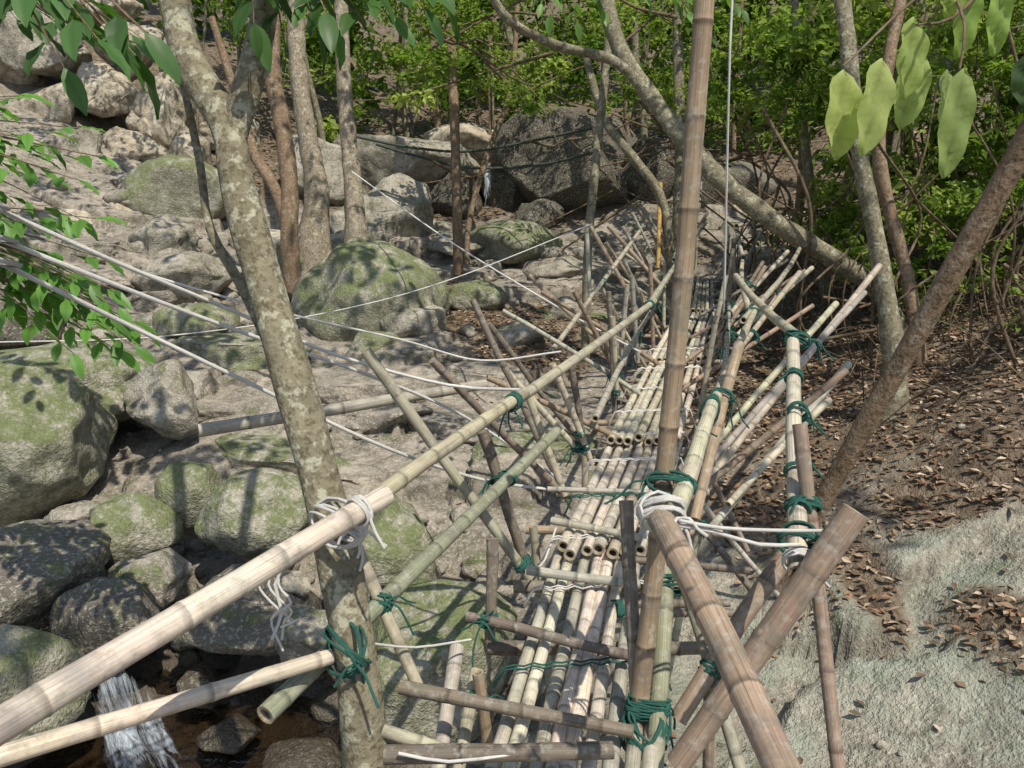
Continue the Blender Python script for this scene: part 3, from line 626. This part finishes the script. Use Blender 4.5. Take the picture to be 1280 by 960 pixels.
def litter(n,xr,yr,thr,size):
    x=rng.uniform(*xr,n);y=rng.uniform(*yr,n);k=rng.random(n)<np.maximum(litter_mask(x,y),np.where(x>1,thr*2.5,thr));x=x[k];y=y[k];z=H(x,y)+.012
    m=len(x); d=rng.normal(size=(m,3));d[:,2]*=.12;d/=np.linalg.norm(d,axis=1)[:,None]; nn=rng.normal(size=(m,3))*.3;nn[:,2]+=1;s=np.cross(d,nn);s/=np.linalg.norm(s,axis=1)[:,None];u=np.cross(s,d)
    L=(size*rng.uniform(.6,1.3,m))[:,None];w=L*.24;p=np.column_stack([x,y,z])
    V=np.stack([p,p+d*L*.5+s*w+u*w*.5,p+d*L+u*L*.1,p+d*L*.5-s*w+u*w*.5],1).reshape(-1,3);b=np.arange(m)*4
    LC=np.array([(.22,.15,.095),(.16,.11,.07),(.33,.24,.16),(.45,.35,.25),(.25,.14,.08),(.12,.09,.06)]); cc=LC[rng.integers(0,6,m)]*rng.uniform(.7,1.2,(m,1))
    return V,np.concatenate([np.stack([b,b+1,b+2],1),np.stack([b,b+2,b+3],1)]),np.repeat(cc,4,axis=0)
V1,F1,C1=litter(46000,(-2,7.5),(3.4,14),.012,.07); V2,F2,C2=litter(7000,(-6,9),(13.5,22),.02,.12)
fastmesh('leaf_litter',np.vstack([V1,V2]),np.vstack([F1,F2+len(V1)]),M_litter,col=np.vstack([C1,C2]))
def bleaf(acc,base,d,nrm,L,Wd,col,curl=.25,seg=8,full=.75):
    base=Vector(base);d=Vector(d).normalized();s=d.cross(Vector(nrm)).normalized();u=s.cross(d).normalized(); b=len(acc.V)
    for i in range(seg+1):
        t=i/seg; w=Wd*.5*(math.sin(math.pi*min(1,t*.93+.04))**full)*(1-.15*t) if 0<i<seg else .0015
        c=base+d*L*t-u*curl*L*t*t
        for k in(-1,-.5,0,.5,1):
            v=c+s*w*k+u*abs(k)*w*.22+u*.004*math.sin(t*14+k*3)
            acc.V.append(v[:]); q=.8 if k==0 else 1; acc.C.append(tuple(x*q for x in col)); acc.P.append((k,t,0))
    for i in range(seg):
        for k in range(4): a=b+i*5+k; acc.F.append((a,a+1,a+6,a+5))
bl=Acc(); pc_=(.42,.48,.17)
for (x,y,z,L,w,a,cc) in [(.43,1.11,1.925,.112,.056,.15,pc_),(.465,1.08,1.935,.118,.052,-.1,pc_),(.545,1.18,2.0,.105,.052,.1,(.36,.44,.14)),(.60,1.27,1.97,.11,.055,-.2,(.34,.42,.14)),(.555,1.05,1.92,.130,.042,-.1,(.30,.38,.13)),(.585,1.15,1.93,.10,.03,.3,(.30,.38,.15)),(.61,1.09,2.03,.09,.03,0,(.3,.42,.1)),(.70,1.17,1.95,.07,.05,.5,(.05,.09,.03)),(.63,1.2,2.05,.1,.04,-.1,(.25,.36,.08)),(.56,1.12,2.04,.05,.03,.1,(.32,.4,.1))]:
    bleaf(bl,(x,y,z),(a*.5,-.1,-1),(random.uniform(-.3,.3),-1,.15),L,w,cc,.12,12,.55)
e=empty('leafy_branch'); bl.build('pale_leaves',M_big,e)
tw=Acc()
for s in ['90,130,215 70,122,208 55,115,203 43,111,193','66,120,206 60,118,200 54,118,199','58,116,204 56,107,197 55,105,192','72,122,208 62,122,205 60,127,197','90,130,215 78,120,205 70,117,195']: limb(tw,cm(s),.003,.0015,.02,6,0)
tw.build('twigs',M_bark2,e)
def sprig(center,n,R,L,col,name,origin=None):
    e=empty(name); a=Acc(); t=Acc(); c=Vector(center); o=Vector(origin) if origin else c+Vector((-.5,0,.3))
    for i in range(n):
        q=c+Vector((random.uniform(-1,1)*R[0],random.uniform(-1,1)*R[1],random.uniform(-1,1)*R[2]))
        m_=o.lerp(q,.5)+Vector((0,0,.08)); limb(t,[o[:],m_[:],q[:]],.006,.002,.06,5,0)
        dr=(q-o).normalized()
        for k in range(random.randint(6,10)):
            p=q-dr*.06*k*L/.1; sd=dr.cross(Vector((0,0,1))).normalized()*(1 if k%2 else -1)
            dd=(dr*.5+sd*.8*(1 if k else 0)+Vector((random.uniform(-.2,.2),random.uniform(-.2,.2),random.uniform(-.5,.0)))); l=L*random.uniform(.75,1.2)
            m=random.uniform(.7,1.3); bleaf(a,p,dd,(random.uniform(-.3,.3),random.uniform(-.6,.1),1),l,l*.42,tuple(x*m for x in col),.2,5)
    a.build('leaves',M_leaf,e); t.build('stems',M_bark2,e)
sprig((-2.4,4.1,1.85),14,(.4,.3,.3),.14,(.13,.28,.05),'leafy_shrub',(-3.2,4.1,1.9))
sprig((-2.25,4.0,1.35),18,(.4,.3,.25),.14,(.12,.26,.045),'leafy_shrub',(-3.1,4.1,1.5))
sprig((-2.1,3.95,1.05),10,(.25,.2,.12),.14,(.13,.28,.05),'leafy_shrub',(-2.9,4.0,1.4))
sprig((-.98,2.15,2.12),6,(.16,.1,.08),.13,(.07,.15,.04),'leafy_branch',(-1.4,2.2,2.4))
sprig((-.55,2.9,2.34),14,(.35,.2,.1),.14,(.07,.15,.035),'leafy_branch',(-.9,3.1,2.75))
sprig((-3.2,6,2.9),16,(.7,.4,.3),.2,(.06,.13,.035),'leafy_branch',(-4.2,6.2,3.6))
sprig((.9,6,3.0),12,(.8,.5,.25),.13,(.12,.23,.045),'leafy_branch',(.3,6.5,3.8))
# ------------------------------------------------------------ light, sky, camera
sun_el=math.radians(60); az=math.radians(150)
w=bpy.data.worlds.new("World"); sc.world=w; w.use_nodes=True; nt=w.node_tree; bg=nt.nodes['Background']
sky=nt.nodes.new('ShaderNodeTexSky'); sky.sky_type='NISHITA'; sky.sun_disc=False; sky.sun_elevation=sun_el; sky.sun_rotation=az
nt.links.new(sky.outputs[0],bg.inputs[0]); bg.inputs[1].default_value=.15
sv=Vector((math.sin(az)*math.cos(sun_el),math.cos(az)*math.cos(sun_el),math.sin(sun_el)))
L=bpy.data.lights.new('sun','SUN'); L.energy=5; L.angle=math.radians(.5); L.color=(1,.94,.84); so=link(bpy.data.objects.new('sun',L)); so.rotation_euler=sv.to_track_quat('Z','Y').to_euler(); so.location=sv*30
cam=bpy.data.cameras.new('camera'); co=link(bpy.data.objects.new('camera',cam)); co.location=(0,0,1.8); co.rotation_euler=(math.radians(75),0,0); cam.lens=36/1.28; cam.sensor_width=36; cam.clip_end=400; cam.clip_start=.05; sc.camera=co
sc.view_settings.view_transform='Standard'; sc.view_settings.look='None'; sc.view_settings.exposure=0
